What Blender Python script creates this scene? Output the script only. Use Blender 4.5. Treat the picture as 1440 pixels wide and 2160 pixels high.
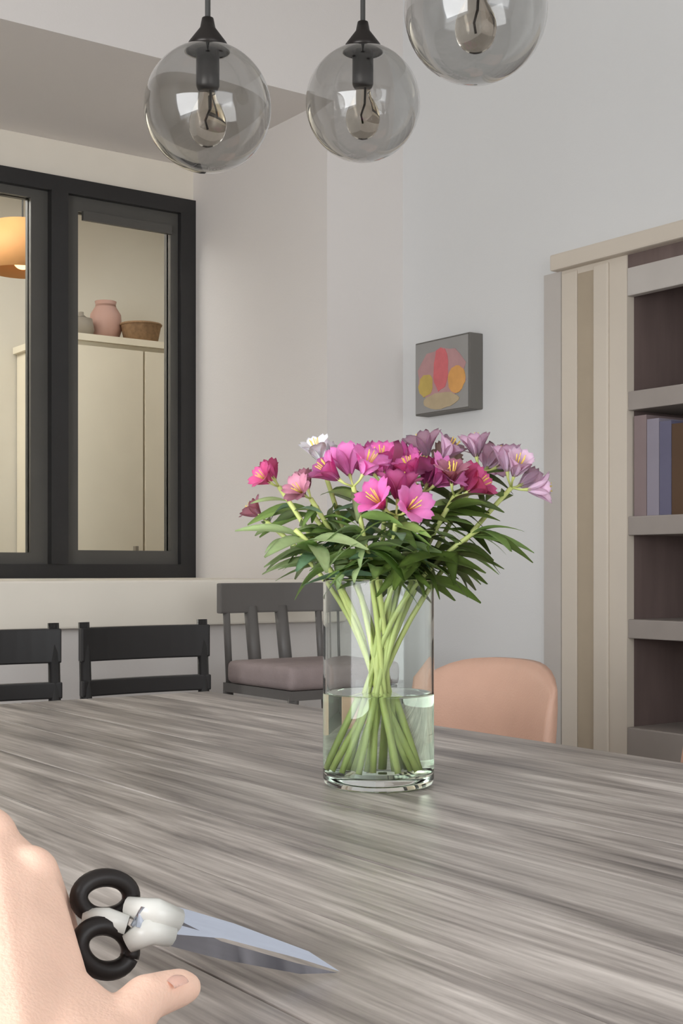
import bpy, bmesh, math, random
from mathutils import Vector, Matrix, noise

for o in list(bpy.data.objects):
    bpy.data.objects.remove(o)
S = bpy.context.scene
COL = S.collection
R = math.radians

# ------------------------------------------------------------------ camera
cam_d = bpy.data.cameras.new('camera')
cam = bpy.data.objects.new('camera', cam_d); COL.objects.link(cam)
cam.location = (0, 0, 1.018)
cam.rotation_euler = (R(90), 0, R(-35.4))
cam_d.sensor_fit = 'VERTICAL'; cam_d.sensor_height = 36
cam_d.lens = 36 * 2800 / 2160
cam_d.shift_y = 120 / 2160
cam_d.clip_start = .02
cam_d.dof.use_dof = False
S.camera = cam

# ------------------------------------------------------------------ sky
w = bpy.data.worlds.new('overcast_sky'); S.world = w; w.use_nodes = True
bg = w.node_tree.nodes['Background']
bg.inputs[0].default_value = (.86, .93, 1, 1); bg.inputs[1].default_value = 1.6

# ------------------------------------------------------------------ large lights (daylight through the room's windows)
def area(name, loc, direction, sx, sy, power, col):
    l = bpy.data.lights.new(name, 'AREA'); l.shape = 'RECTANGLE'; l.size = sx; l.size_y = sy
    l.energy = power; l.color = col
    o = bpy.data.objects.new(name, l); COL.objects.link(o)
    o.location = loc; o.rotation_euler = Vector(direction).to_track_quat('-Z', 'Y').to_euler()
    return o
area('daylight_left_window', (-1.72, .45, 1.25), (1, .12, -.12), 2.2, 1.8, 88, (.985, .99, 1))
area('daylight_rear_window', (.9, -2.33, 1.75), (0, 1, -.1), 2.2, 1.5, 23, (1, .995, .99))

# ------------------------------------------------------------------ exposure
vs = S.view_settings
vs.view_transform = 'Standard'; vs.look = 'None'; vs.gamma = 1; vs.use_curve_mapping = False
vs.exposure = 0.19
S.cycles.max_bounces = 14; S.cycles.transmission_bounces = 14; S.cycles.transparent_max_bounces = 12
S.cycles.diffuse_bounces = 6; S.cycles.glossy_bounces = 6

# ------------------------------------------------------------------ materials
def lin(c):
    return tuple(((v/255/12.92) if v/255 <= .04045 else ((v/255+.055)/1.055)**2.4) for v in c)
def mat(name, rgb, rough=.6, metal=0, var=.05, scale=8, bump=.0, bscale=60, stretch=(1, 1, 1), spec=.5, trans=0, ior=1.45, sss=0, coat=0):
    m = bpy.data.materials.new(name); m.use_nodes = True
    nt = m.node_tree; b = nt.nodes['Principled BSDF']
    c = lin(rgb)
    b.inputs['Roughness'].default_value = rough; b.inputs['Metallic'].default_value = metal
    b.inputs['Specular IOR Level'].default_value = spec
    b.inputs['IOR'].default_value = ior
    b.inputs['Transmission Weight'].default_value = trans
    b.inputs['Coat Weight'].default_value = coat
    if sss:
        b.inputs['Subsurface Weight'].default_value = sss
        b.inputs['Subsurface Radius'].default_value = (.012, .005, .003)
        b.inputs['Subsurface Scale'].default_value = 1
    tc = nt.nodes.new('ShaderNodeTexCoord'); mp = nt.nodes.new('ShaderNodeMapping')
    mp.inputs['Scale'].default_value = stretch
    nt.links.new(tc.outputs['Object'], mp.inputs['Vector'])
    if var:
        n = nt.nodes.new('ShaderNodeTexNoise'); n.inputs['Scale'].default_value = scale; n.inputs['Detail'].default_value = 5
        nt.links.new(mp.outputs['Vector'], n.inputs['Vector'])
        r = nt.nodes.new('ShaderNodeValToRGB')
        r.color_ramp.elements[0].position = .3; r.color_ramp.elements[1].position = .7
        r.color_ramp.elements[0].color = tuple(v*(1-var) for v in c)+(1,)
        r.color_ramp.elements[1].color = tuple(min(1, v*(1+var)) for v in c)+(1,)
        nt.links.new(n.outputs['Fac'], r.inputs['Fac']); nt.links.new(r.outputs['Color'], b.inputs['Base Color'])
    else:
        b.inputs['Base Color'].default_value = c+(1,)
    if bump:
        n2 = nt.nodes.new('ShaderNodeTexNoise'); n2.inputs['Scale'].default_value = bscale; n2.inputs['Detail'].default_value = 6
        nt.links.new(mp.outputs['Vector'], n2.inputs['Vector'])
        bp = nt.nodes.new('ShaderNodeBump'); bp.inputs['Strength'].default_value = bump; bp.inputs['Distance'].default_value = .01
        nt.links.new(n2.outputs['Fac'], bp.inputs['Height']); nt.links.new(bp.outputs['Normal'], b.inputs['Normal'])
    return m

def wood_table():
    m = bpy.data.materials.new('weathered_wood'); m.use_nodes = True
    nt = m.node_tree; b = nt.nodes['Principled BSDF']; L = nt.links.new
    tc = nt.nodes.new('ShaderNodeTexCoord'); oi = nt.nodes.new('ShaderNodeObjectInfo')
    mul = nt.nodes.new('ShaderNodeVectorMath'); mul.operation = 'SCALE'; mul.inputs[0].default_value = (7.3, 5.1, 3.7)
    L(oi.outputs['Random'], mul.inputs['Scale'])
    add = nt.nodes.new('ShaderNodeVectorMath'); L(tc.outputs['Object'], add.inputs[0]); L(mul.outputs[0], add.inputs[1])
    mp = nt.nodes.new('ShaderNodeMapping'); mp.inputs['Scale'].default_value = (14, 1.3, 14); L(add.outputs[0], mp.inputs['Vector'])
    n1 = nt.nodes.new('ShaderNodeTexNoise'); n1.inputs['Scale'].default_value = 1.5; n1.inputs['Detail'].default_value = 7
    n1.inputs['Roughness'].default_value = .62; n1.inputs['Distortion'].default_value = .5
    L(mp.outputs[0], n1.inputs['Vector'])
    mp2 = nt.nodes.new('ShaderNodeMapping'); mp2.inputs['Scale'].default_value = (120, 4, 120); L(add.outputs[0], mp2.inputs['Vector'])
    n2 = nt.nodes.new('ShaderNodeTexNoise'); n2.inputs['Scale'].default_value = 1.2; n2.inputs['Detail'].default_value = 4
    L(mp2.outputs[0], n2.inputs['Vector'])
    mix = nt.nodes.new('ShaderNodeMath'); mix.operation = 'MULTIPLY_ADD'; mix.inputs[1].default_value = .3
    L(n2.outputs['Fac'], mix.inputs[0])
    s = nt.nodes.new('ShaderNodeMath'); s.operation = 'MULTIPLY'; s.inputs[1].default_value = .7
    L(n1.outputs['Fac'], s.inputs[0]); L(s.outputs[0], mix.inputs[2])
    r = nt.nodes.new('ShaderNodeValToRGB'); e = r.color_ramp.elements
    e[0].position = .36; e[0].color = lin((100, 94, 91))+(1,)
    e[1].position = .66; e[1].color = lin((212, 204, 197))+(1,)
    k = e.new(.5); k.color = lin((160, 152, 146))+(1,)
    L(mix.outputs[0], r.inputs['Fac'])
    hs = nt.nodes.new('ShaderNodeHueSaturation')
    mr = nt.nodes.new('ShaderNodeMapRange'); mr.inputs['To Min'].default_value = .86; mr.inputs['To Max'].default_value = 1.1
    L(oi.outputs['Random'], mr.inputs['Value']); L(mr.outputs[0], hs.inputs['Value']); L(r.outputs['Color'], hs.inputs['Color'])
    L(hs.outputs['Color'], b.inputs['Base Color'])
    rr = nt.nodes.new('ShaderNodeMapRange'); rr.inputs['To Min'].default_value = .30; rr.inputs['To Max'].default_value = .48
    L(n1.outputs['Fac'], rr.inputs['Value']); L(rr.outputs[0], b.inputs['Roughness'])
    bp = nt.nodes.new('ShaderNodeBump'); bp.inputs['Strength'].default_value = .15; bp.inputs['Distance'].default_value = .004
    L(mix.outputs[0], bp.inputs['Height']); L(bp.outputs['Normal'], b.inputs['Normal'])
    return m

M = {
 'wall': mat('painted_wall', (217, 212, 208), .75, var=.012, scale=1.5, bump=.06, bscale=180),
 'wall_cool': mat('painted_wall_cool', (214, 214, 213), .75, var=.012, scale=1.5, bump=.06, bscale=180),
 'ceiling': mat('ceiling_paint', (205, 203, 200), .85, var=.01),
 'cream': mat('cream_paint', (226, 219, 206), .45, var=.03, scale=4),
 'floor': mat('floor_boards', (122, 114, 107), .45, var=.2, scale=3, stretch=(1, 12, 1)),
 'black_frame': mat('black_painted_metal', (40, 39, 39), .38, var=.06),
 'grey_frame': mat('dark_grey_sash', (78, 76, 72), .45, var=.05),
 'pane': mat('window_glass', (250, 252, 250), .0, var=0, trans=1, ior=1.02),
 'wood': wood_table(),
 'apron': mat('table_underframe', (104, 94, 86), .5, var=.15, scale=5, stretch=(10, 1, 10)),
 'chair_black': mat('black_lacquer', (36, 35, 35), .35, var=.05),
 'stool_grey': mat('dark_grey_metal', (98, 95, 92), .45, metal=.0, var=.06),
 'mauve': mat('mauve_grey_cloth', (150, 136, 134), .9, var=.06, scale=30, bump=.3, bscale=500),
 'tan': mat('tan_leather', (206, 166, 145), .48, var=.07, scale=6, bump=.15, bscale=250),
 'tan_leg': mat('beech_leg', (170, 120, 90), .5, var=.1),
 'glass': mat('clear_glass', (248, 252, 250), .0, var=0, trans=1, ior=1.28),
 'water': mat('water', (240, 250, 236), .0, var=0, trans=1, ior=1.33),
 'smoke': mat('smoked_glass', (224, 224, 223), .02, var=0, trans=1, ior=1.45),
 'bulb': mat('bulb_glass', (240, 232, 220), .0, var=0, trans=1, ior=1.2),
 'socket': mat('dark_bronze', (46, 42, 40), .35, metal=.6, var=.05),
 'cord': mat('grey_cord', (70, 70, 68), .7, var=.05),
 'chrome': mat('polished_steel', (190, 196, 210), .22, metal=1, var=.03, scale=40, stretch=(1, 30, 1)),
 'handle_black': mat('black_rubber_grip', (26, 20, 18), .45, var=.05),
 'handle_grey': mat('pale_grey_plastic', (214, 214, 208), .3, var=.02),
 'skin': mat('skin', (248, 208, 186), .5, var=.06, scale=26, bump=.12, bscale=420, sss=.12),
 'nail': mat('fingernail', (252, 222, 208), .3, var=.02, sss=.12),
 'bookcase': mat('greige_paint', (204, 194, 180), .5, var=.03, scale=4),
 'bookcase_groove': mat('groove_shade_tan', (170, 156, 136), .6, var=.04),  # darker tan: the groove's shade put into its colour
 'bookcase_edge': mat('casing_grey_and_shade', (186, 180, 174), .6, var=.03),  # grey holds the shade on the trim's side; header shares the tone
 'shelf': mat('grey_shelf_board', (150, 142, 136), .5, var=.05),
 'inside': mat('dark_walnut_lining', (106, 91, 87), .55, var=.12, scale=4, stretch=(6, 6, 1)),
 'pic_side': mat('picture_grey_side', (104, 101, 96), .6, var=.04),
 'pic_mat': mat('picture_grey_ground', (150, 148, 145), .7, var=.05),
 'pic_red': mat('picture_red', (205, 108, 112), .7, var=.08, scale=30),
 'pic_rose': mat('picture_rose', (180, 140, 140), .7, var=.06, scale=30),
 'pic_yellow': mat('picture_ochre', (190, 165, 92), .7, var=.08, scale=30),
 'pic_orange': mat('picture_orange', (214, 158, 92), .7, var=.08, scale=30),
 'pic_sand': mat('picture_sand', (180, 162, 132), .7, var=.06, scale=30),
 'stem': mat('green_stem', (190, 200, 122), .45, var=.12, scale=20, sss=.05),
 'stem_dark': mat('dark_green_stem', (176, 188, 114), .45, var=.12, scale=20),
 'far_wall': mat('beige_far_wall', (208, 202, 188), .8, var=.015),
 'far_cupboard': mat('cream_cupboard', (226, 217, 197), .5, var=.02),
 'far_white': mat('white_door_paint', (222, 222, 214), .5, var=.02),
 'olive': mat('olive_curtain', (140, 134, 112), .9, var=.06, scale=20),
 'amber': mat('amber_shade', (206, 150, 94), .7, var=.05),
 'basket': mat('brown_wicker', (140, 112, 84), .8, var=.2, scale=60),
 'dusty_pink': mat('dusty_pink_ceramic', (178, 142, 130), .5, var=.05),
 'stone': mat('grey_stoneware', (140, 132, 120), .5, var=.08),
 'paper': mat('book_paper', (215, 205, 190), .9, var=.03),
}
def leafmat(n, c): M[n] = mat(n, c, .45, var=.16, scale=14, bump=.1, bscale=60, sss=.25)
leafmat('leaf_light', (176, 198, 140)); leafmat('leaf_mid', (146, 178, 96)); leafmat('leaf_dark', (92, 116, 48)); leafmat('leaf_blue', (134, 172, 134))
def petal(n, c, t):
    m = mat(n, c, .55, var=.10, scale=22, sss=.3); M[n] = m
petal('petal_magenta', (248, 150, 216), 0); petal('petal_hot', (246, 126, 202), 0); petal('petal_crimson', (224, 96, 154), 0)
petal('petal_pale', (232, 202, 222), 0); petal('petal_white', (240, 236, 240), 0); petal('petal_dull', (208, 142, 164), 0); petal('petal_rose', (222, 164, 184), 0)
petal('petal_taupe', (196, 172, 162), 0)
M['throat'] = mat('throat_yellow', (226, 196, 96), .6, var=.1)

# ------------------------------------------------------------------ mesh helpers
def new_bm(): return bmesh.new()
def box(bm, x0, x1, y0, y1, z0, z1):
    v = [bm.verts.new(p) for p in ((x0,y0,z0),(x1,y0,z0),(x1,y1,z0),(x0,y1,z0),(x0,y0,z1),(x1,y0,z1),(x1,y1,z1),(x0,y1,z1))]
    for f in ((0,3,2,1),(4,5,6,7),(0,1,5,4),(1,2,6,5),(2,3,7,6),(3,0,4,7)):
        bm.faces.new([v[i] for i in f])
def bevel(bm, w, seg=2):
    bmesh.ops.bevel(bm, geom=bm.edges[:], offset=w, segments=seg, profile=.6, affect='EDGES', clamp_overlap=True)
def lathe(bm, prof, n=48, c=(0,0,0), close=False):
    rings = []
    for r, z in prof:
        if r < 1e-6: rings.append([bm.verts.new((c[0], c[1], c[2]+z))])
        else: rings.append([bm.verts.new((c[0]+r*math.cos(2*math.pi*i/n), c[1]+r*math.sin(2*math.pi*i/n), c[2]+z)) for i in range(n)])
    pairs = list(zip(rings, rings[1:]))
    if close: pairs.append((rings[-1], rings[0]))
    for a, b in pairs:
        for i in range(n):
            j = (i+1) % n
            if len(a) == 1 and len(b) == 1: continue
            if len(a) == 1: bm.faces.new((a[0], b[j], b[i]))
            elif len(b) == 1: bm.faces.new((a[i], a[j], b[0]))
            else: bm.faces.new((a[i], a[j], b[j], b[i]))
def tube(bm, pts, rads, n=10, cap=True):
    pts = [Vector(p) for p in pts]
    if not hasattr(rads, '__len__'): rads = [rads]*len(pts)
    rings = []; up = None
    for i, p in enumerate(pts):
        d = (pts[min(i+1, len(pts)-1)] - pts[max(i-1, 0)]).normalized()
        if up is None:
            up = d.orthogonal().normalized()
        up = (up - d*up.dot(d)).normalized(); s = d.cross(up)
        rings.append([bm.verts.new(p + (up*math.cos(2*math.pi*k/n) + s*math.sin(2*math.pi*k/n))*rads[i]) for k in range(n)])
    for a, b in zip(rings, rings[1:]):
        for k in range(n):
            j = (k+1) % n; bm.faces.new((a[k], a[j], b[j], b[k]))
    if cap:
        bm.faces.new(rings[0][::-1]); bm.faces.new(rings[-1])
def obj(name, bm, m, parent=None, smooth=False, loc=None):
    bmesh.ops.recalc_face_normals(bm, faces=bm.faces[:])
    me = bpy.data.meshes.new(name); bm.to_mesh(me); bm.free()
    for k in (m if isinstance(m, (list, tuple)) else [m]): me.materials.append(M[k])
    if smooth: me.polygons.foreach_set('use_smooth', [True]*len(me.polygons))
    o = bpy.data.objects.new(name, me); COL.objects.link(o)
    if parent: o.parent = parent
    if loc: o.location = loc
    return o
def inst(name, me, parent=None, mw=None):
    o = bpy.data.objects.new(name, me); COL.objects.link(o)
    if parent: o.parent = parent
    if mw is not None: o.matrix_local = mw
    return o
def thing(name, label, cat, loc=(0,0,0), rz=0, group=None):
    o = bpy.data.objects.new(name, None); COL.objects.link(o); o.empty_display_size = .1
    o.location = loc; o.rotation_euler = (0, 0, rz)
    o['label'] = label; o['category'] = cat
    if group: o['group'] = group
    return o
def tag(o, label, cat, group=None):
    o['label'] = label; o['category'] = cat
    if group: o['group'] = group
    return o
def struct(name, bm, m, parent=None, label=None):
    o = obj(name, bm, m, parent)
    if parent is None: o['kind'] = 'structure'
    if label: o['label'] = label
    return o
def dup(root, loc, rz, label):
    r = root.copy(); COL.objects.link(r); r.location = loc; r.rotation_euler = (0, 0, rz); r['label'] = label
    for ch in list(root.children):
        c = ch.copy(); COL.objects.link(c); c.parent = r
        for g in ch.children:
            d = g.copy(); COL.objects.link(d); d.parent = c
    return r

# ================================================================== SETTING
XR, YF, YW, XA = 2.751, 3.515, 4.398, 2.441     # right wall, front wall, window wall, alcove side
XL, YB, ZC = -1.6, -2.2, 3.0
SOFF, SILL = 2.53, .985
bm = new_bm(); box(bm, XL-.15, XR+.6, YB-.15, YW+.12, -.1, 0); struct('floor', bm, 'floor')
bm = new_bm(); box(bm, XL-.15, XR+.6, YB-.15, YF+.1, ZC, ZC+.1); struct('ceiling', bm, 'ceiling')
# front wall with the deep window alcove
XA0 = .2
bm = new_bm()
box(bm, XL, XA0, YF, YW+.1, 0, ZC)                      # left of the alcove
box(bm, XA0, XA, YF, YW+.1, SOFF, ZC)                   # above: its underside is the soffit
box(bm, XA, XR+.6, YF, YW+.1, 0, ZC)                    # right pier (alcove reveal)
box(bm, XA0, XA, YF, YW+.1, 0, SILL-.135)                # below the ledge
struct('wall_front', bm, 'wall')
bm = new_bm()
box(bm, XA0, XA, YW, YW+.1, 2.40, SOFF)
box(bm, XA0, .62, YW, YW+.1, SILL, 2.40)
struct('wall_alcove', bm, 'cream')
bm = new_bm(); box(bm, XA0, XA, YF-.045, YW+.1, SILL-.135, SILL); bevel(bm, .006)
struct('trim_1', bm, 'cream')
# right wall around the built-in bookcase
BY0, BY1, BZ1 = 1.35, 2.83, 1.91
bm = new_bm()
box(bm, XR, XR+.45, BY1-.1, YF, 0, ZC)
box(bm, XR, XR+.45, YB-.12, BY0+.1, 0, ZC)
box(bm, XR, XR+.45, BY0+.1, BY1-.1, BZ1-.06, ZC)
box(bm, XR+.36, XR+.45, BY0+.1, BY1-.1, 0, BZ1-.06)
struct('wall_right', bm, 'wall_cool')
# left and rear walls with tall windows (behind and beside the viewer)
bm = new_bm()
box(bm, XL-.12, XL, YB, YF, 0, .15); box(bm, XL-.12, XL, YB, YF, 2.15, ZC)
box(bm, XL-.12, XL, YB, -.75, .15, 2.15); box(bm, XL-.12, XL, 1.65, YF, .15, 2.15)
struct('wall_left', bm, 'wall')
bm = new_bm()
box(bm, XL-.12, XR, YB-.12, YB, 0, .85); box(bm, XL-.12, XR, YB-.12, YB, 2.6, ZC)
box(bm, XL-.12, -.3, YB-.12, YB, .85, 2.6); box(bm, 2.1, XR, YB-.12, YB, .85, 2.6)
struct('wall_rear', bm, 'wall')
bm = new_bm(); box(bm, XR-.016, XR, BY1+.03, YF, 0, .12); bevel(bm, .004); struct('baseboard_right', bm, 'cream')

# window_1 : black two-sash window at the back of the alcove
bm = new_bm()
y0, y1 = YW-.02, YW+.08
box(bm, .62, XA, y0, y1, 2.345, 2.40); box(bm, .62, XA, y0, y1, SILL, SILL+.05)
box(bm, .62, .68, y0, y1, SILL+.05, 2.345); box(bm, 2.378, XA, y0, y1, SILL+.05, 2.345)
win = struct('window_1', bm, 'black_frame')
def sash(x0, x1):
    b = new_bm(); z0, z1 = SILL+.05, 2.345; a, c = YW+.005, YW+.055; s = .052
    box(b, x0, x0+s, a, c, z0, z1); box(b, x1-s*.6, x1, a, c, z0, z1)
    box(b, x0+s, x1-s*.6, a, c, z1-.05, z1); box(b, x0+s, x1-s*.6, a, c, z0, z0+.05)
    o = obj('sash', b, 'grey_frame', win)
    g = new_bm(); box(g, x0+s, x1-s*.6, YW+.024, YW+.034, z0+.05, z1-.05)
    obj('pane', g, 'pane', o)
sash(1.925, 2.378)
b = new_bm(); z0, z1 = SILL+.05, 2.345
box(b, 1.80, 1.862, YW+.005, YW+.055, z0, z1); box(b, .68, .73, YW+.005, YW+.055, z0, z1)
box(b, .73, 1.80, YW+.005, YW+.055, z1-.03, z1); box(b, .73, 1.80, YW+.005, YW+.055, z0, z0+.04)
so = obj('sash', b, 'grey_frame', win)
g = new_bm(); box(g, .73, 1.80, YW+.024, YW+.034, z0+.04, z1-.03); obj('pane', g, 'pane', so)
b = new_bm(); box(b, 1.862, 1.925, YW-.03, YW+.08, z0, z1); obj('mullion', b, 'black_frame', win)
b = new_bm(); box(b, 1.99, 2.345, YW-.012, YW+.004, 2.262, 2.294); obj('dark_top_bar', b, 'grey_frame', win)  # slim dark grey bar across the top of the right pane

# room beyond that window
FY = 5.95
bm = new_bm(); box(bm, -.6, 4.6, YW+.13, FY+.1, -.1, 0); struct('floor_beyond', bm, 'floor')
bm = new_bm(); box(bm, -.6, 4.6, YW+.1, FY+.1, 2.75, 2.85); struct('ceiling_beyond', bm, 'ceiling')
bm = new_bm(); box(bm, -.6, 4.6, FY, FY+.1, 0, 2.75)
box(bm, -.6, -.5, YW+.1, FY, 0, 2.75); box(bm, 4.5, 4.6, YW+.1, FY, 0, 2.75); box(bm, XR+.6, 4.6, YW+.02, YW+.1, 0, 2.75)
box(bm, -.6, XL+.9, YW+.1, YW+.12, 0, 2.75)
struct('wall_beyond', bm, 'far_wall')

# ================================================================== TABLE
TX0, TX1, TY0, TY1, TZ = .15, 1.449, .15, 2.54, .75
table = thing('dining_table', 'large dining table of weathered grey brown wood planks filling the foreground', 'table', (0, 0, 0))
npl = 9; wd = (TX1-TX0)/npl
rnd = random.Random(4)
for i in range(npl):
    bm = new_bm(); box(bm, -wd/2+.0006, wd/2-.0006, -(TY1-TY0)/2, (TY1-TY0)/2, -.036, 0); bevel(bm, .0018, 2)
    obj('plank', bm, 'wood', table, loc=(TX0+wd*(i+.5), (TY0+TY1)/2, TZ - rnd.choice((0, .0003, .0006))))
bm = new_bm()
for (a, b_, c, d) in ((TX0+.08, TX1-.08, TY0+.08, TY0+.105), (TX0+.08, TX1-.08, TY1-.105, TY1-.08), (TX0+.08, TX0+.105, TY0+.105, TY1-.105), (TX1-.105, TX1-.08, TY0+.105, TY1-.105)):
    box(bm, a, b_, c, d, .63, TZ-.037)
obj('apron', bm, 'apron', table)
for x in (TX0+.11, TX1-.11):
    for y in (TY0+.11, TY1-.11):
        bm = new_bm(); box(bm, x-.04, x+.04, y-.04, y+.04, 0, .63); bevel(bm, .006); obj('leg', bm, 'apron', table)

# ================================================================== BLACK SLAT-BACK CHAIRS (far end)
def black_chair(label, loc, rz):
    t = thing('dining_chair', label, 'chair', loc, rz, 'black chairs at the far end of the table')
    W = .182
    bm = new_bm(); box(bm, -W, W, -.42, 0, .43, .465); bevel(bm, .01); obj('seat', bm, 'chair_black', t)
    for s in (-1, 1):
        bm = new_bm(); tube(bm, [(s*(W-.018), .0, 0), (s*(W-.016), -.005, .45), (s*(W-.014), .02, .885)], [.014, .017, .014], 12)
        obj('rear_leg', bm, 'chair_black', t, True)
        bm = new_bm(); tube(bm, [(s*(W-.02), -.4, 0), (s*(W-.02), -.39, .44)], [.013, .017], 12); obj('front_leg', bm, 'chair_black', t, True)
    for (z0, z1, yy) in ((.787, .872, .012), (.700, .741, .006), (.60, .64, .0)):
        bm = new_bm(); n = 10; d = .012
        # gently curved slat
        rows = []
        for k in range(n+1):
            x = -W+2*W*k/n; bow = .018*(1-(x/W)**2)
            rows.append([bm.verts.new((x, yy+bow+a, z)) for a, z in ((-d, z0), (d, z0), (d, z1), (-d, z1))])
        for a, b_ in zip(rows, rows[1:]):
            for q in range(4): bm.faces.new((a[q], a[(q+1) % 4], b_[(q+1) % 4], b_[q]))
        bm.faces.new(rows[0][::-1]); bm.faces.new(rows[-1]); bevel(bm, .004)
        obj('back_slat', bm, 'chair_black', t)
    return t
black_chair('black slat-back chair at the table end, its whole back showing beside the grey stool', (1.562, 3.05, 0), 0)
black_chair('black slat-back chair at the far left, partly cut off by the picture edge', (1.145, 3.05, 0), 0)

# ================================================================== SPINDLE STOOL
t = thing('bar_stool', 'dark grey spindle-back bar stool with mauve seat behind the table by the corner', 'stool', (2.065, 3.225, 0), 0)
bm = new_bm(); box(bm, -.19, .19, -.36, -.03, .70, .765); bevel(bm, .022, 3); obj('seat_cushion', bm, 'mauve', t, True)['label'] = 'mauve grey padded seat'
bm = new_bm(); box(bm, -.18, .18, -.35, .0, .675, .70); obj('seat_frame', bm, 'stool_grey', t)
for (sx, sy) in ((-1, 0), (1, 0), (-1, -.33), (1, -.33)):
    bm = new_bm(); tube(bm, [(sx*.20, sy*1.08+.0, 0), (sx*.165, sy-.005, .69)], [.012, .015], 10); obj('leg', bm, 'stool_grey', t, True)
for yy in (0, -.34):
    bm = new_bm(); tube(bm, [(-.18, yy, .25), (.18, yy, .25)], .01, 8); obj('footrest', bm, 'stool_grey', t, True)
bm = new_bm(); n = 12; rows = []
for k in range(n+1):
    x = -.195+.39*k/n; bow = .03*(1-(x/.195)**2)
    rows.append([bm.verts.new((x, bow+a, z)) for a, z in ((-.012, .893), (.012, .893), (.012, .978), (-.012, .978))])
for a, b_ in zip(rows, rows[1:]):
    for q in range(4): bm.faces.new((a[q], a[(q+1) % 4], b_[(q+1) % 4], b_[q]))
bm.faces.new(rows[0][::-1]); bm.faces.new(rows[-1]); bevel(bm, .005)
obj('top_rail', bm, 'stool_grey', t)
for x, r in ((-.165, .010), (-.075, .019), (.03, .019), (.15, .010)):
    bow = .03*(1-(x/.195)**2)
    bm = new_bm(); tube(bm, [(x, -.01, .69), (x, bow, .91)], r, 10); obj('spindle', bm, 'stool_grey', t, True)

# ================================================================== TAN CHAIRS (long side)
def tan_chair(label, loc):
    t = thing('upholstered_chair', label, 'chair', loc, 0, 'tan chairs along the side of the table')
    # padded curved back: local x toward the wall, y along the width
    bm = new_bm(); W = .205; ny, nz = 14, 8; grid = {}
    for side, off in ((0, -.034), (1, .034)):
        for i in range(ny+1):
            a = -1+2*i/ny
            top = .826-.05*abs(a)**3.2
            for k in range(nz+1):
                f = k/nz; z = .45+(top-.45)*f
                wv = W*(1+.045*(1-f))
                th = off*(1-.55*abs(a)**5)*(1-.6*f**7)
                grid[side, i, k] = bm.verts.new((-.07*a*a+.05*f+th, a*wv, z))
    for side in (0, 1):
        for i in range(ny):
            for k in range(nz):
                bm.faces.new((grid[side,i,k], grid[side,i+1,k], grid[side,i+1,k+1], grid[side,i,k+1]))
    for i in range(ny):
        for k in (0, nz): bm.faces.new((grid[0,i,k], grid[0,i+1,k], grid[1,i+1,k], grid[1,i,k]))
    for k in range(nz):
        for i in (0, ny): bm.faces.new((grid[0,i,k], grid[0,i,k+1], grid[1,i,k+1], grid[1,i,k]))
    bmesh.ops.subdivide_edges(bm, edges=bm.edges[:], cuts=1, use_grid_fill=True, smooth=.6)
    obj('backrest', bm, 'tan', t, True)
    bm = new_bm(); box(bm, -.42, .0, -.21, .21, .41, .48); bevel(bm, .024, 3); obj('seat', bm, 'tan', t, True)
    for (x, y) in ((-.38, -.18), (-.38, .18), (-.02, -.18), (-.02, .18)):
        bm = new_bm(); tube(bm, [(x, y*1.08, 0), (x, y, .42)], [.012, .018], 10); obj('leg', bm, 'tan_leg', t, True)
    return t
tan_chair('tan leather chair with rounded back rising above the table edge right of the vase', (1.90, 2.115, 0))
tan_chair('tan leather chair showing only a sliver at the right picture edge', (1.90, 1.36, 0))

# ================================================================== BOOKCASE (built in)
bc = thing('bookcase', 'tall built-in greige bookcase with dark lining at the right edge', 'bookcase', (0, 0, 0))
IY1 = 2.511; IY0 = BY0+.32; xf = XR-.008
bm = new_bm(); box(bm, xf, XR+.02, IY1, BY1-.07, .06, 1.878); obj('side_casing', bm, 'bookcase', bc)
bm = new_bm(); box(bm, xf-.005, xf, 2.697, 2.757, .06, 1.87); bevel(bm, .003); obj('casing_bead', bm, 'bookcase', bc)
bm = new_bm(); box(bm, xf-.008, xf, 2.575, 2.630, .06, 1.87); bevel(bm, .004); obj('casing_bead', bm, 'bookcase', bc)
bm = new_bm(); box(bm, xf-.001, xf+.001, 2.632, 2.696, .06, 1.86); obj('casing_groove', bm, 'bookcase_groove', bc)
bm = new_bm(); box(bm, XR-.012, XR+.02, BY1-.07, BY1, .06, 1.878); obj('edge_strip', bm, 'bookcase_edge', bc)
bm = new_bm(); box(bm, xf-.03, XR+.02, BY0, BY1-.05, 1.878, 1.925); bevel(bm, .006); obj('cornice', bm, 'bookcase', bc)
bm = new_bm(); box(bm, xf, XR+.02, BY0, IY0, .06, 1.878); obj('side_casing', bm, 'bookcase', bc)
bm = new_bm(); box(bm, xf, XR+.02, IY0, IY1, 1.765, 1.842); bevel(bm, .004); obj('header', bm, 'bookcase_edge', bc)
bm = new_bm()
box(bm, XR+.335, XR+.35, IY0, IY1, .06, 1.86); box(bm, XR+.02, XR+.335, IY1, IY1+.015, .06, 1.86); box(bm, XR+.02, XR+.335, IY0-.015, IY0, .06, 1.86)
box(bm, XR-.004, XR+.02, IY0, IY1, 1.842, 1.878)  # dark board across the slot above the header, standing in for its shaded depth
obj('lining', bm, 'inside', bc)
for z in (1.492, 1.150, .868):
    bm = new_bm(); box(bm, xf+.004, XR+.33, IY0, IY1, z-.04, z+.012); bevel(bm, .003); obj('shelf', bm, 'shelf', bc)
bm = new_bm(); box(bm, xf, XR+.335, IY0, IY1, .0, .585); bevel(bm, .004); obj('plinth', bm, 'shelf', bc)
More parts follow.
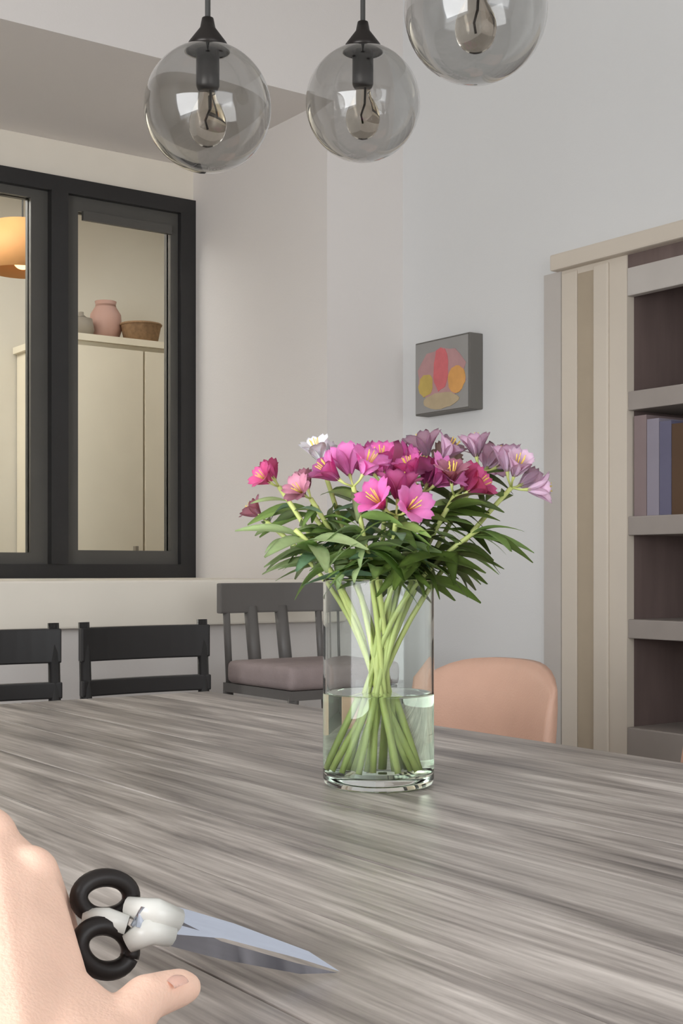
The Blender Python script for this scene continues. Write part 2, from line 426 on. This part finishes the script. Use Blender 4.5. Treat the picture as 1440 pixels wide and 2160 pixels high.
# books
books = [('grey mauve', (134, 118, 118), .044, .275, 'leftmost of the books on the shelf'),
         ('lilac grey', (140, 134, 146), .042, .262, 'second from the left among the shelved books'),
         ('slate blue', (98, 96, 118), .040, .252, 'standing between lilac and brown books'),
         ('dark brown', (84, 62, 44), .040, .242, 'at the right picture edge of the shelf'),
         ('dull olive', (112, 108, 84), .038, .24, 'last on the shelf beyond the brown book')]
y = IY1-.008
for nm, c, th, h, where in books:
    M['cover_'+nm] = mat('cover_'+nm.replace(' ', '_'), c, .6, var=.05)
    b = thing('book', f'{nm} book {where}', 'book', (XR+.012, y-th/2, 1.162), 0, 'books on the middle shelf')
    bm = new_bm(); box(bm, 0, .004, -th/2, th/2, 0, h); box(bm, .004, .17, -th/2, -th/2+.003, 0, h); box(bm, .004, .17, th/2-.003, th/2, 0, h)
    obj('cover', bm, 'cover_'+nm, b)
    bm = new_bm(); box(bm, .005, .165, -th/2+.003, th/2-.003, .003, h-.004); obj('pages', bm, 'paper', b)
    y -= th+.002

# ================================================================== PICTURE
pic = thing('picture_box', 'small deep grey picture with red and yellow flower on the right wall', 'picture', (XR, 3.245, 1.632))
bm = new_bm(); box(bm, -.055, -.0005, -.134, .134, -.118, .118)
bevel(bm, .003); obj('box_frame', bm, 'pic_side', pic)
bm = new_bm(); box(bm, -.0575, -.055, -.128, .128, -.112, .112); obj('print', bm, 'pic_mat', pic)
def blob(cy, cz, ry, rz, m, seed, lift=.0590):
    r = random.Random(seed); bm = new_bm(); n = 20
    ring = [(cy+ry*math.cos(2*math.pi*k/n)*(1+r.uniform(-.09, .09)), cz+rz*math.sin(2*math.pi*k/n)*(1+r.uniform(-.09, .09))) for k in range(n)]
    a = [bm.verts.new((-lift, p[0], p[1])) for p in ring]; b_ = [bm.verts.new((-.0575, p[0], p[1])) for p in ring]
    bm.faces.new(a)
    for k in range(n): bm.faces.new((a[k], a[(k+1) % n], b_[(k+1) % n], b_[k]))
    obj('painted_petal', bm, m, pic)
blob(.0, .0, .118, .09, 'pic_rose', 1); blob(.075, -.025, .036, .036, 'pic_yellow', 2, .0596); blob(-.075, -.02, .042, .042, 'pic_orange', 3, .0596)
blob(.0, .02, .036, .07, 'pic_red', 4, .0602); blob(.0, -.08, .085, .026, 'pic_sand', 5, .0596)

# ================================================================== PENDANTS
def pendant(label, loc, r):
    x, y, z = loc
    t = thing('pendant_lamp', label, 'lamp', (x, y, z), 0, 'glass globe pendants over the table')
    a0 = math.asin(.30)
    prof = [(r*math.sin(a0+(math.pi-a0)*k/28), r*math.cos(a0+(math.pi-a0)*k/28)) for k in range(29)]
    prof[-1] = (0, -r)
    ri = r-.0022
    inner = [(ri*math.sin(a0+(math.pi-a0)*k/28), ri*math.cos(a0+(math.pi-a0)*k/28)) for k in range(28, -1, -1)]
    inner[0] = (0, -ri)
    bm = new_bm(); lathe(bm, [prof[0]]+prof[1:]+inner, 48)
    # close the lip
    lathe(bm, [inner[-1], prof[0]], 48)
    bmesh.ops.remove_doubles(bm, verts=bm.verts[:], dist=1e-5)
    obj('globe', bm, 'smoke', t, True)
    h = r*math.cos(a0)
    bm = new_bm(); lathe(bm, [(0, h+.045), (.009, h+.045), (.012, h+.03), (.030, h+.006), (.030, h-.004), (0, h-.004)], 32); obj('cap', bm, 'socket', t, True)
    bm = new_bm(); lathe(bm, [(0, h-.004), (.018, h-.004), (.018, h-.06), (.015, h-.066), (0, h-.066)], 24); obj('socket', bm, 'socket', t, True)
    bz = h-.066
    bm = new_bm(); lathe(bm, [(.012, bz), (.0125, bz-.006), (.014, bz-.013), (.018, bz-.021), (.0225, bz-.029), (.026, bz-.037), (.0285, bz-.046), (.029, bz-.055), (.0275, bz-.064), (.024, bz-.073), (.018, bz-.0805), (.010, bz-.0855), (.004, bz-.0875), (0, bz-.088)], 48); obj('bulb', bm, 'bulb', t, True)
    bm = new_bm(); tube(bm, [(.004, 0, bz), (.006, .004, bz-.03), (-.006, -.004, bz-.05), (0, 0, bz-.06)], .0016, 6); obj('filament', bm, 'socket', t, True)
    bm = new_bm(); tube(bm, [(0, 0, h+.04), (0, 0, ZC-z-.02)], .0042, 10); obj('cord', bm, 'cord', t, True)
    bm = new_bm(); lathe(bm, [(0, ZC-z), (.05, ZC-z), (.05, ZC-z-.018), (.02, ZC-z-.026), (0, ZC-z-.026)], 32); obj('ceiling_rose', bm, 'socket', t, True)
def P(px, py, d):
    lat = (px-720)/2800*d; s, c = math.sin(R(35.4)), math.cos(R(35.4))
    return Vector((lat*c+d*s, -lat*s+d*c, 1.018-(py-1200)/2800*d))
pendant('smoked glass globe pendant at the left, in front of the window alcove', P(438, 228, 2.05), .098)
pendant('smoked glass globe pendant in the middle, before the plain wall corner', P(765, 218, 2.25), .097)
pendant('smoked glass globe pendant at the right, its top cut off by the picture edge', P(1003, 22, 1.84), .099)

# ================================================================== VASE
VX, VY = .993, 1.318
RV, HV = .0690, .256
vase = thing('vase', 'clear cylindrical glass vase of water in the middle of the table', 'vase', (VX, VY, TZ))
bm = new_bm()
lathe(bm, [(0, .0005), (RV-.006, .0005), (RV-.002, .003), (RV, .010), (RV, .013), (RV, .016), (RV, HV-.006), (RV, HV-.004), (RV, HV-.002), (RV-.0012, HV), (RV-.0016, HV), (RV-.0022, HV-.002), (RV-.0022, HV-.004), (RV-.0022, HV-.006), (RV-.0022, .028), (RV-.0022, .025), (RV-.0022, .022), (RV-.010, .016), (0, .016)], 160)
obj('glass_wall', bm, 'glass', vase, True)
bm = new_bm()
lathe(bm, [(0, .0155), (RV-.0105, .0155), (RV-.0020, .022), (RV-.0020, .025), (RV-.0020, .028), (RV-.0020, .110), (RV-.0020, .112), (RV-.0020, .114), (RV-.0022, .115), (RV-.006, .115), (RV-.01, .115), (0, .115)], 160)
obj('water', bm, 'water', vase, True)

# ------------------------------------------------------------------ flower stems
cf = Vector((math.sin(R(35.4)), math.cos(R(35.4)), 0)); cr = Vector((math.cos(R(35.4)), -math.sin(R(35.4)), 0)); uz = Vector((0, 0, 1))
V0 = Vector((VX, VY, TZ))
def VP(px, py, dd=0.):
    """point near the vase: right/forward offsets in metres from its axis"""
    return P(px, py, 1.649+dd)
def leaf_mesh(name, L, W, curl, m, tw=0):
    bm = new_bm(); n = 9; rows = []
    for k in range(n+1):
        f = k/n; wv = W*(math.sin(math.pi*(f*.93+.035))**.8)*(1-.3*f)
        z = -curl*f*f*L; y = L*f*(1-.12*curl*f)
        a = tw*f
        ca, sa = math.cos(a), math.sin(a)
        rows.append([bm.verts.new((u*wv*ca, y, z+u*wv*sa+(.20*abs(u))*wv)) for u in (-1, -.5, 0, .5, 1)])
    for a, b_ in zip(rows, rows[1:]):
        for q in range(4): bm.faces.new((a[q], a[q+1], b_[q+1], b_[q]))
    g = bmesh.ops.solidify(bm, geom=bm.faces[:], thickness=.0006)
    bmesh.ops.recalc_face_normals(bm, faces=bm.faces[:])
    me = bpy.data.meshes.new(name); bm.to_mesh(me); bm.free(); me.materials.append(M[m])
    me.polygons.foreach_set('use_smooth', [True]*len(me.polygons)); return me
LEAF = {}
for m in ('leaf_light', 'leaf_mid', 'leaf_dark', 'leaf_blue'):
    LEAF[m] = [leaf_mesh('leaf_blade', .075, .0125, .55, m, .3), leaf_mesh('leaf_blade', .062, .0115, .9, m, -.4), leaf_mesh('leaf_blade', .09, .013, .35, m, .2)]
def floret_mesh(m, size, openness):
    """six petal trumpet flower opening along +z"""
    bm = new_bm()
    for k in range(6):
        ang = k*math.pi/3; big = k % 2 == 0
        n = 8; rows = []; Wd = size*(.34 if big else .26)
        for i in range(n+1):
            f = i/n
            rad = size*(.05+openness*.62*f**1.6)
            z = size*(1.0*f-.30*openness*f**3)
            wv = Wd*math.sin(math.pi*min(.97, f*.72+.10))**1.1*(1 if f < .9 else .72)
            row = []
            for u in (-1, -.5, 0, .5, 1):
                p = Vector((rad-(abs(u)**2)*-.06*size*f, u*wv, z+abs(u)*size*.05*f))
                row.append(bm.verts.new(Matrix.Rotation(ang, 3, 'Z') @ p))
            rows.append(row)
        for a, b_ in zip(rows, rows[1:]):
            for q in range(4): bm.faces.new((a[q], a[q+1], b_[q+1], b_[q]))
    fs = bm.faces[:]
    bmesh.ops.solidify(bm, geom=fs, thickness=.0007)
    for k in range(5):
        a = k*1.256; d = Vector((math.cos(a)*.16, math.sin(a)*.16, 0))*size
        tube(bm, [(0, 0, size*.1), d*.6+Vector((0, 0, size*.5)), d+Vector((0, 0, size*.85))], .0009, 5)
    for f in bm.faces[-5*12:]: f.material_index = 1
    bmesh.ops.recalc_face_normals(bm, faces=bm.faces[:])
    me = bpy.data.meshes.new('floret_form'); bm.to_mesh(me); bm.free()
    me.materials.append(M[m]); me.materials.append(M['throat'])
    me.polygons.foreach_set('use_smooth', [True]*len(me.polygons)); return me
FLO = {}
def floret(m, op):
    key = (m, round(op, 1))
    if key not in FLO: FLO[key] = floret_mesh(m, .047, op)
    return FLO[key]
def basis(d, roll, loc, sc=1):
    q = d.to_track_quat('Z', 'Y').to_matrix().to_4x4()
    return Matrix.Translation(loc) @ q @ Matrix.Rotation(roll, 4, 'Z') @ Matrix.Scale(sc, 4)
rng = random.Random(11)
TIE = V0 + Vector((0, 0, .165))
def flower(label, px, py, dd, petals, leafm, stem='stem', nflo=4, spread=.5, scale=1., nleaf=9, foot=None, leaf_h=(.15, .42)):
    """one stem: foot on the vase floor, through the neck of the bundle, up to its flower head"""
    top = VP(px, py, dd) - uz*.024
    t = thing('flower_stem', label, 'flower', tuple(V0), 0, 'pink flower stems in the vase')
    off = (top-V0); h = Vector((off.x, off.y, 0))
    a = rng.uniform(0, 6.28)
    ft = foot if foot is not None else Vector((-h.x*.34+.012*math.cos(a), -h.y*.34+.012*math.sin(a), .019))
    if Vector((ft.x, ft.y)).length > .054:
        s = .054/Vector((ft.x, ft.y)).length; ft.x *= s; ft.y *= s
    tie = TIE-V0+Vector((h.x*.06+.010*math.cos(a), h.y*.06+.010*math.sin(a), 0))
    pts = []
    end = off
    for k in range(15):
        f = k/14
        # quadratic-ish path: straight to the tie, then bending outwards
        if f < .45: p = ft.lerp(tie, f/.45)
        else:
            g = (f-.45)/.55
            c1 = tie+(tie-ft).normalized()*.10
            p = tie*(1-g)**2+c1*2*g*(1-g)+end*g*g
        pts.append(p)
    bm = new_bm(); tube(bm, pts, [.0036]*6+[.0034]*4+[.003]*5, 10); obj('stem', bm, stem, t, True)
    for k in range(nleaf):
        f = rng.uniform(.80, .995) if k > 1 else rng.uniform(.74, .80)
        i = min(13, int(f*14)); p = pts[i].lerp(pts[i+1], f*14-i)
        az = k*2.4+rng.uniform(-.4, .4)
        out = Vector((math.cos(az), math.sin(az), rng.uniform(-.02, .6))).normalized()
        out = (out+h*2.2).normalized()
        me = rng.choice(LEAF[rng.choice(leafm)])
        y = out; x = y.cross(uz).normalized(); z = x.cross(y)
        m4 = Matrix((x, y, z)).transposed().to_4x4()
        inst('leaf', me, t, Matrix.Translation(p) @ m4 @ Matrix.Rotation(rng.uniform(-.7, .7), 4, 'Y') @ Matrix.Scale(rng.uniform(.8, 1.12)*scale, 4))
    axis = (end-pts[-3]).normalized()
    for k in range(nflo):
        az = k*2*math.pi/max(1, nflo)+rng.uniform(-.3, .3)
        sd = axis.orthogonal().normalized(); sd.rotate(Matrix.Rotation(az, 3, axis).to_quaternion())
        d = (axis*(1-spread*.4)+sd*spread*(1.0 if nflo > 1 else 0)).normalized()
        st = end
        base = end+d*.020*scale+sd*.006
        bm = new_bm(); tube(bm, [st, st.lerp(base, .5)+sd*.002, base+d*.004], [.0014, .0014, .003], 8); ped = obj('flower_stalk', bm, stem, t, True)
        fl = inst('floret', floret(rng.choice(petals), rng.choice((.6, .8, 1.0))), t, basis(d, rng.uniform(0, 6), base, scale*rng.uniform(.88, 1.08)))
    return t
LT, MD, DK, BL = 'leaf_light', 'leaf_mid', 'leaf_dark', 'leaf_blue'
flower('stem with two crimson pink blooms at the far left of the bouquet', 588, 985, -.02, ['petal_crimson'], [LT, BL], nflo=2, spread=.55, scale=.62, nleaf=8)
flower('pale stem with small rose buds drooping lowest at the left side', 562, 1060, .02, ['petal_rose', 'petal_pale'], [LT, LT, BL], nflo=1, spread=.3, scale=.55, nleaf=8)
flower('stem with near white blooms on top, left of the magenta heads', 684, 955, .03, ['petal_white'], [LT, MD], nflo=2, spread=.5, scale=.72, nleaf=9)
flower('stem with dull rose blooms low beside the white flowers', 655, 1010, -.03, ['petal_dull', 'petal_rose'], [MD, MD, LT], nflo=2, spread=.6, scale=.62, nleaf=12)
flower('stem with wide pink blooms at the left of the magenta cluster', 745, 985, -.04, ['petal_magenta'], [MD, LT], nflo=3, spread=.6, scale=.85, nleaf=12)
flower('stem with bright magenta blooms crowning the middle of the bouquet', 815, 985, .01, ['petal_hot', 'petal_magenta'], [MD, BL], nflo=4, spread=.6, scale=.95, nleaf=12)
flower('stem with low hot pink blooms hanging forward in the centre', 835, 1045, -.06, ['petal_magenta', 'petal_hot'], [BL, MD], nflo=3, spread=.65, scale=.85, nleaf=10)
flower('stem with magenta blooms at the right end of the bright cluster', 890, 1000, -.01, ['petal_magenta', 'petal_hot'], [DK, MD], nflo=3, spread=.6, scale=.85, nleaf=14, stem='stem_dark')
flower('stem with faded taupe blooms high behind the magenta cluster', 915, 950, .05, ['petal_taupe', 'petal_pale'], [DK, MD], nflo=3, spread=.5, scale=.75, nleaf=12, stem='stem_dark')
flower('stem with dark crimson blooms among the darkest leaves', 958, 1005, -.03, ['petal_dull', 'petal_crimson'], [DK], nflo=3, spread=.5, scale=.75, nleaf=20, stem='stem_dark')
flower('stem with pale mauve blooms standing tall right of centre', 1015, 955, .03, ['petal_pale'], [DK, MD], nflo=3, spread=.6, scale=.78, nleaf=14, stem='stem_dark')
flower('stem with pale mauve blooms spreading farthest to the right', 1078, 988, .0, ['petal_pale'], [MD, LT], nflo=4, spread=.7, scale=.8, nleaf=5)
flower('leafy green stem without blooms at the left of the bouquet', 622, 1075, -.05, ['petal_pale'], [LT, LT, MD, BL], nflo=0, nleaf=18)
flower('leafy stem without blooms high under the crimson blooms at the left', 648, 1030, .02, ['petal_pale'], [LT, MD, MD], nflo=0, nleaf=16)
flower('leafy dark green stem without blooms at the right of the bouquet', 1010, 1075, -.05, ['petal_pale'], [DK, DK, MD], nflo=0, nleaf=24, stem='stem_dark')
flower('leafy mid green stem without blooms in the front centre', 770, 1110, -.07, ['petal_pale'], [MD, BL, MD, LT], nflo=0, nleaf=20)
flower('short dark leafy stem without blooms low at the centre right', 890, 1130, -.05, ['petal_pale'], [DK], nflo=0, nleaf=26, stem='stem_dark')

# ================================================================== SCISSORS
sc = thing('scissors', 'pair of steel scissors with black handles held on the table by the hand', 'scissors', (0, 0, 0))
piv = P(352, 1950, .80); tip = P(712, 2050, .872)
ax = (tip-piv).normalized(); nrm = (cam.location-piv).normalized(); sd = nrm.cross(ax).normalized(); nrm = ax.cross(sd)
def sp(a, s, n=0): return piv+ax*a+sd*s+nrm*n
Lb = (tip-piv).length
def blade(flip, n0, tw):
    bm = new_bm(); th = .0016
    e = .0022*flip
    out = [(-.022, .006*flip), (0, .0095*flip+e), (Lb*.35, .0092*flip+e), (Lb*.8, .0062*flip+e*.6), (Lb, .0006*flip), (Lb*.75, -.0006*flip+e), (Lb*.3, -.0012*flip+e), (0, -.005*flip), (-.022, -.006*flip)]
    lo = [bm.verts.new(sp(a, s, n0+tw*(s-.002*flip))) for a, s in out]; hi = [bm.verts.new(sp(a, s, n0+th+tw*(s-.002*flip))) for a, s in out]
    bm.faces.new(lo); bm.faces.new(hi)
    for k in range(len(out)):
        j = (k+1) % len(out); bm.faces.new((lo[k], lo[j], hi[j], hi[k]))
    return obj('blade', bm, 'chrome', sc)
blade(1, 0, -.35); blade(-1, -.0017, .5)
bm = new_bm()
n = 20; ra = [bm.verts.new(sp(.006*math.cos(2*math.pi*k/n), .006*math.sin(2*math.pi*k/n), .0017)) for k in range(n)]
rb = [bm.verts.new(sp(.005*math.cos(2*math.pi*k/n), .005*math.sin(2*math.pi*k/n), .0042)) for k in range(n)]
bm.faces.new(rb); bm.faces.new(ra[::-1])
for k in range(n): bm.faces.new((ra[k], ra[(k+1) % n], rb[(k+1) % n], rb[k]))
obj('pivot_screw', bm, 'chrome', sc)
def loop(px, py, d, rx, ry, m, name, r, tilt=0, parent=None, arc=(0, 1)):
    c = P(px, py, d); bm = new_bm(); pts = []
    N = 32
    for k in range(N+1):
        a = 2*math.pi*(arc[0]+(arc[1]-arc[0])*k/N)
        u = rx*math.cos(a); v = ry*math.sin(a)
        pts.append(c+ax*(u*math.cos(tilt)-v*math.sin(tilt))+sd*(u*math.sin(tilt)+v*math.cos(tilt)))
    tube(bm, pts, r, 10)
    return obj(name, bm, m, parent or sc, True)
h1 = loop(222, 1892, .80, .0175, .0115, 'handle_black', 'handle', .0056, .2)
h2 = loop(222, 2000, .785, .0175, .0125, 'handle_black', 'handle', .0058, -.1)
bm = new_bm(); tube(bm, [sp(.004, .003, .002), sp(-.012, .005, .003), P(268, 1912, .798)], [.0085, .0085, .006], 12); obj('shoulder', bm, 'handle_grey', h1, True)['label'] = 'pale grey handle shoulder'
bm = new_bm(); tube(bm, [sp(.002, -.004, .002), sp(-.012, -.006, .003), P(268, 1990, .788)], [.0085, .0085, .006], 12); obj('shoulder', bm, 'handle_grey', h2, True)['label'] = 'pale grey handle shoulder'
bm = new_bm(); tube(bm, [P(268, 1952, .79), P(225, 1940, .79), P(176, 1936, .79)], [.006, .0072, .006], 12); obj('thumb_rest', bm, 'handle_grey', h1, True)['label'] = 'pale grey inlay between the loops'

# ================================================================== HAND
def ball(bm, c, r): bmesh.ops.create_icosphere(bm, subdivisions=3, radius=r, matrix=Matrix.Translation(c))
def limb(bm, nodes):
    """tapered segments with rounded joints"""
    for (a, ra), (b, rb) in zip(nodes, nodes[1:]):
        n = 6; tube(bm, [a.lerp(b, k/n) for k in range(n+1)], [ra+(rb-ra)*k/n for k in range(n+1)], 16)
    for c, r in nodes: ball(bm, c, r)
def hull(bm, balls):
    t = bmesh.new()
    for c, r in balls: bmesh.ops.create_icosphere(t, subdivisions=2, radius=r, matrix=Matrix.Translation(c))
    res = bmesh.ops.convex_hull(t, input=t.verts[:])
    bmesh.ops.delete(t, geom=list({e for e in res['geom_interior'] if isinstance(e, bmesh.types.BMVert)}), context='VERTS')
    me = bpy.data.meshes.new('tmp'); t.to_mesh(me); t.free(); bm.from_mesh(me); bpy.data.meshes.remove(me)
# left hand, back of the hand towards the viewer, wrist low left; centres and radii in metres
HB = new_bm()
def nd(px, py, d, r): return (P(px, py, d), r)
wrist_r = nd(30, 2330, .615, .019); wrist_l = nd(-75, 2360, .605, .019)
kI, kM, kR, kP = nd(58, 1850, .780, .0190), nd(-32, 1768, .795, .0195), nd(-112, 1800, .800, .0180), nd(-185, 1865, .795, .0160)
web = nd(112, 2105, .715, .0215)
sh = lambda k, f: (k[0]-(cam.location-k[0]).normalized()*.004, k[1]*f)
hull(HB, [wrist_r, wrist_l, sh(kI, .84), sh(kM, .84), nd(40, 2060, .724, .0235)]); hull(HB, [wrist_r, wrist_l, sh(kM, .84), sh(kR, .84), sh(kP, .84)])
for k, wp in ((kI, nd(5, 2150, .684, .015)), (kM, nd(-45, 2130, .690, .015)), (kR, nd(-95, 2140, .690, .014))):
    limb(HB, [(wp[0], wp[1]), (wp[0].lerp(k[0], .6), .0140), (k[0], k[1]*.93)]); hull(HB, [wrist_r, web, nd(75, 1900, .77, .017), nd(40, 2060, .72, .024)])
limb(HB, [kI, nd(112, 1945, .800, .0140), nd(138, 2020, .803, .0118), nd(170, 2048, .790, .0092)])
limb(HB, [kM, nd(40, 1850, .850, .0130), nd(70, 1975, .850, .0115), nd(105, 2030, .822, .0092)])
limb(HB, [kR, nd(-60, 1890, .850, .0122), nd(-30, 1995, .848, .011), nd(5, 2040, .818, .009)])
limb(HB, [kP, nd(-155, 1950, .838, .0110), nd(-125, 2035, .828, .0097), nd(-92, 2065, .803, .008)])
thumb = [nd(140, 2300, .640, .0235), nd(236, 2186, .690, .0162), nd(306, 2106, .722, .0130), nd(376, 2084, .745, .0110), nd(392, 2083, .748, .0090)]
hull(HB, [wrist_r, web, thumb[0]]); limb(HB, thumb); hull(HB, [web, thumb[0], thumb[1]])
limb(HB, [nd(-22, 2345, .61, .026), nd(-60, 2480, .565, .030), nd(-110, 2700, .50, .037)])
me = bpy.data.meshes.new('hand_form'); HB.to_mesh(me); HB.free()
o = bpy.data.objects.new('hand_form', me); COL.objects.link(o)
md = o.modifiers.new('remesh', 'REMESH'); md.mode = 'VOXEL'; md.voxel_size = .0022; md.use_smooth_shade = True
ms = o.modifiers.new('smooth', 'SMOOTH'); ms.factor = .5; ms.iterations = 9
nm = bpy.data.meshes.new_from_object(o.evaluated_get(bpy.context.evaluated_depsgraph_get())); nm.name = 'hand'
bpy.data.objects.remove(o)
nm.materials.clear(); nm.materials.append(M['skin']); nm.polygons.foreach_set('use_smooth', [True]*len(nm.polygons))
hand = bpy.data.objects.new('hand', nm); COL.objects.link(hand)
tag(hand, 'bare hand reaching in at the lower left corner, gripping the scissors', 'hand')
# nail on the thumb
tn = P(372, 2068, .7290); a_ = (P(388, 2074, .752)-P(300, 2108, .725)).normalized(); nn = ((cam.location-tn).normalized()*.5+uz*.9).normalized()
b_ = nn.cross(a_).normalized(); nn = a_.cross(b_)
bm = new_bm(); rows = []
for i in range(7):
    f = i/6*2-1
    rows.append([bm.verts.new(tn+a_*(.0062*f)+b_*(.0052*g*(1-.25*max(0, f)**3))+nn*(.0012*(1-g*g)-.0004*f*f)) for g in (-1, -.5, 0, .5, 1)])
for a, c in zip(rows, rows[1:]):
    for q in range(4): bm.faces.new((a[q], a[q+1], c[q+1], c[q]))
bmesh.ops.solidify(bm, geom=bm.faces[:], thickness=.0006)
obj('thumbnail', bm, 'nail', hand, True)

# ================================================================== ROOM BEYOND : things seen through the window
cb = thing('tall_cupboard', 'cream tall cupboard with panelled doors seen through the right window pane', 'cupboard', (0, 0, 0))
bm = new_bm(); box(bm, 2.36, 3.4, 5.42, FY-.01, .0, 2.02); obj('carcass', bm, 'far_cupboard', cb)
bm = new_bm(); box(bm, 2.34, 3.42, 5.39, FY-.01, 2.02, 2.05); obj('top', bm, 'far_cupboard', cb)
for x0, x1 in ((2.37, 2.74), (2.75, 3.06), (3.07, 3.39)):
    bm = new_bm(); box(bm, x0, x1, 5.398, 5.42, .08, 2.0); bevel(bm, .003); d = obj('door', bm, 'far_cupboard', cb)
    bm = new_bm(); box(bm, x1-.05, x1-.035, 5.375, 5.398, 1.0, 1.12); obj('handle', bm, 'stone', d)
b = thing('storage_basket', 'brown wicker basket on top of the cream cupboard behind the window', 'basket', (2.79, 5.52, 2.05))
bm = new_bm(); lathe(bm, [(0, 0), (.075, 0), (.092, .085), (.096, .09), (.088, .09), (.072, .008), (0, .008)], 24); obj('weave', bm, 'basket', b, True)
bm = new_bm(); tube(bm, [(.092*math.cos(k/24*6.2832), .092*math.sin(k/24*6.2832), .09) for k in range(25)], .006, 6); obj('rim', bm, 'basket', b, True)
b = thing('pot', 'dusty pink pot on the cream cupboard beside the basket', 'pot', (2.66, 5.62, 2.05))
bm = new_bm(); lathe(bm, [(0, 0), (.05, 0), (.075, .07), (.07, .14), (.045, .18), (.05, .20), (.042, .20), (.06, .13), (.04, .01), (0, .01)], 28); obj('body', bm, 'dusty_pink', b, True)
b = thing('jar', 'small grey stoneware jar at the left on the cream cupboard', 'jar', (2.52, 5.58, 2.05))
bm = new_bm(); lathe(bm, [(0, 0), (.045, 0), (.06, .05), (.05, .10), (0, .105)], 24); obj('body', bm, 'stone', b, True)
bm = new_bm(); lathe(bm, [(0, .1), (.03, .104), (.012, .118), (.012, .13), (0, .132)], 20); obj('lid', bm, 'stone', b, True)
lp = thing('hanging_lamp', 'amber drum lamp hanging beyond the left window pane', 'lamp', (2.13, 5.3, 2.46))
bm = new_bm(); lathe(bm, [(.12, .0), (.135, -.2), (.132, -.2), (.117, 0)], 36, close=True); obj('shade', bm, 'amber', lp, True)
bm = new_bm(); tube(bm, [(0, 0, 0), (0, 0, .29)], .004, 8); obj('cord', bm, 'cord', lp)
bm = new_bm(); lathe(bm, [(0, -.01), (.02, -.01), (.03, -.04), (.033, -.06), (.028, -.085), (.015, -.1), (0, -.104)], 20); lb = obj('bulb', bm, 'far_white', lp, True)
pl = bpy.data.lights.new('lamp_light', 'POINT'); pl.energy = .12; pl.color = (1, .66, .35); pl.shadow_soft_size = .04
po = bpy.data.objects.new('lamp_light', pl); COL.objects.link(po); po.location = (2.13, 5.3, 2.31)
area('beyond_room_fill', (1.2, 5.2, 2.7), (.12, .05, -1), 2.4, .7, 46, (1, .97, .94))  # fill added under the closed room's ceiling, brightens its walls and the alcove
area('beyond_pane_fill', (2.75, 5.05, 2.72), (0, .1, -1), 1.6, .6, 5, (1, .975, .945))  # second added fill, brightens what shows through the right pane
bm = new_bm(); n = 60; rows = []
for k in range(n+1):
    x = 1.35+.5*k/n; yy = FY-.07+.022*math.sin(k*1.05)
    rows.append((bm.verts.new((x, yy, .02)), bm.verts.new((x, yy, 1.62))))
for a, c in zip(rows, rows[1:]): bm.faces.new((a[0], c[0], c[1], a[1]))
bmesh.ops.solidify(bm, geom=bm.faces[:], thickness=.004)
tag(obj('curtain', bm, 'olive', None, True), 'olive grey cafe curtain hanging beyond the left window pane', 'curtain')
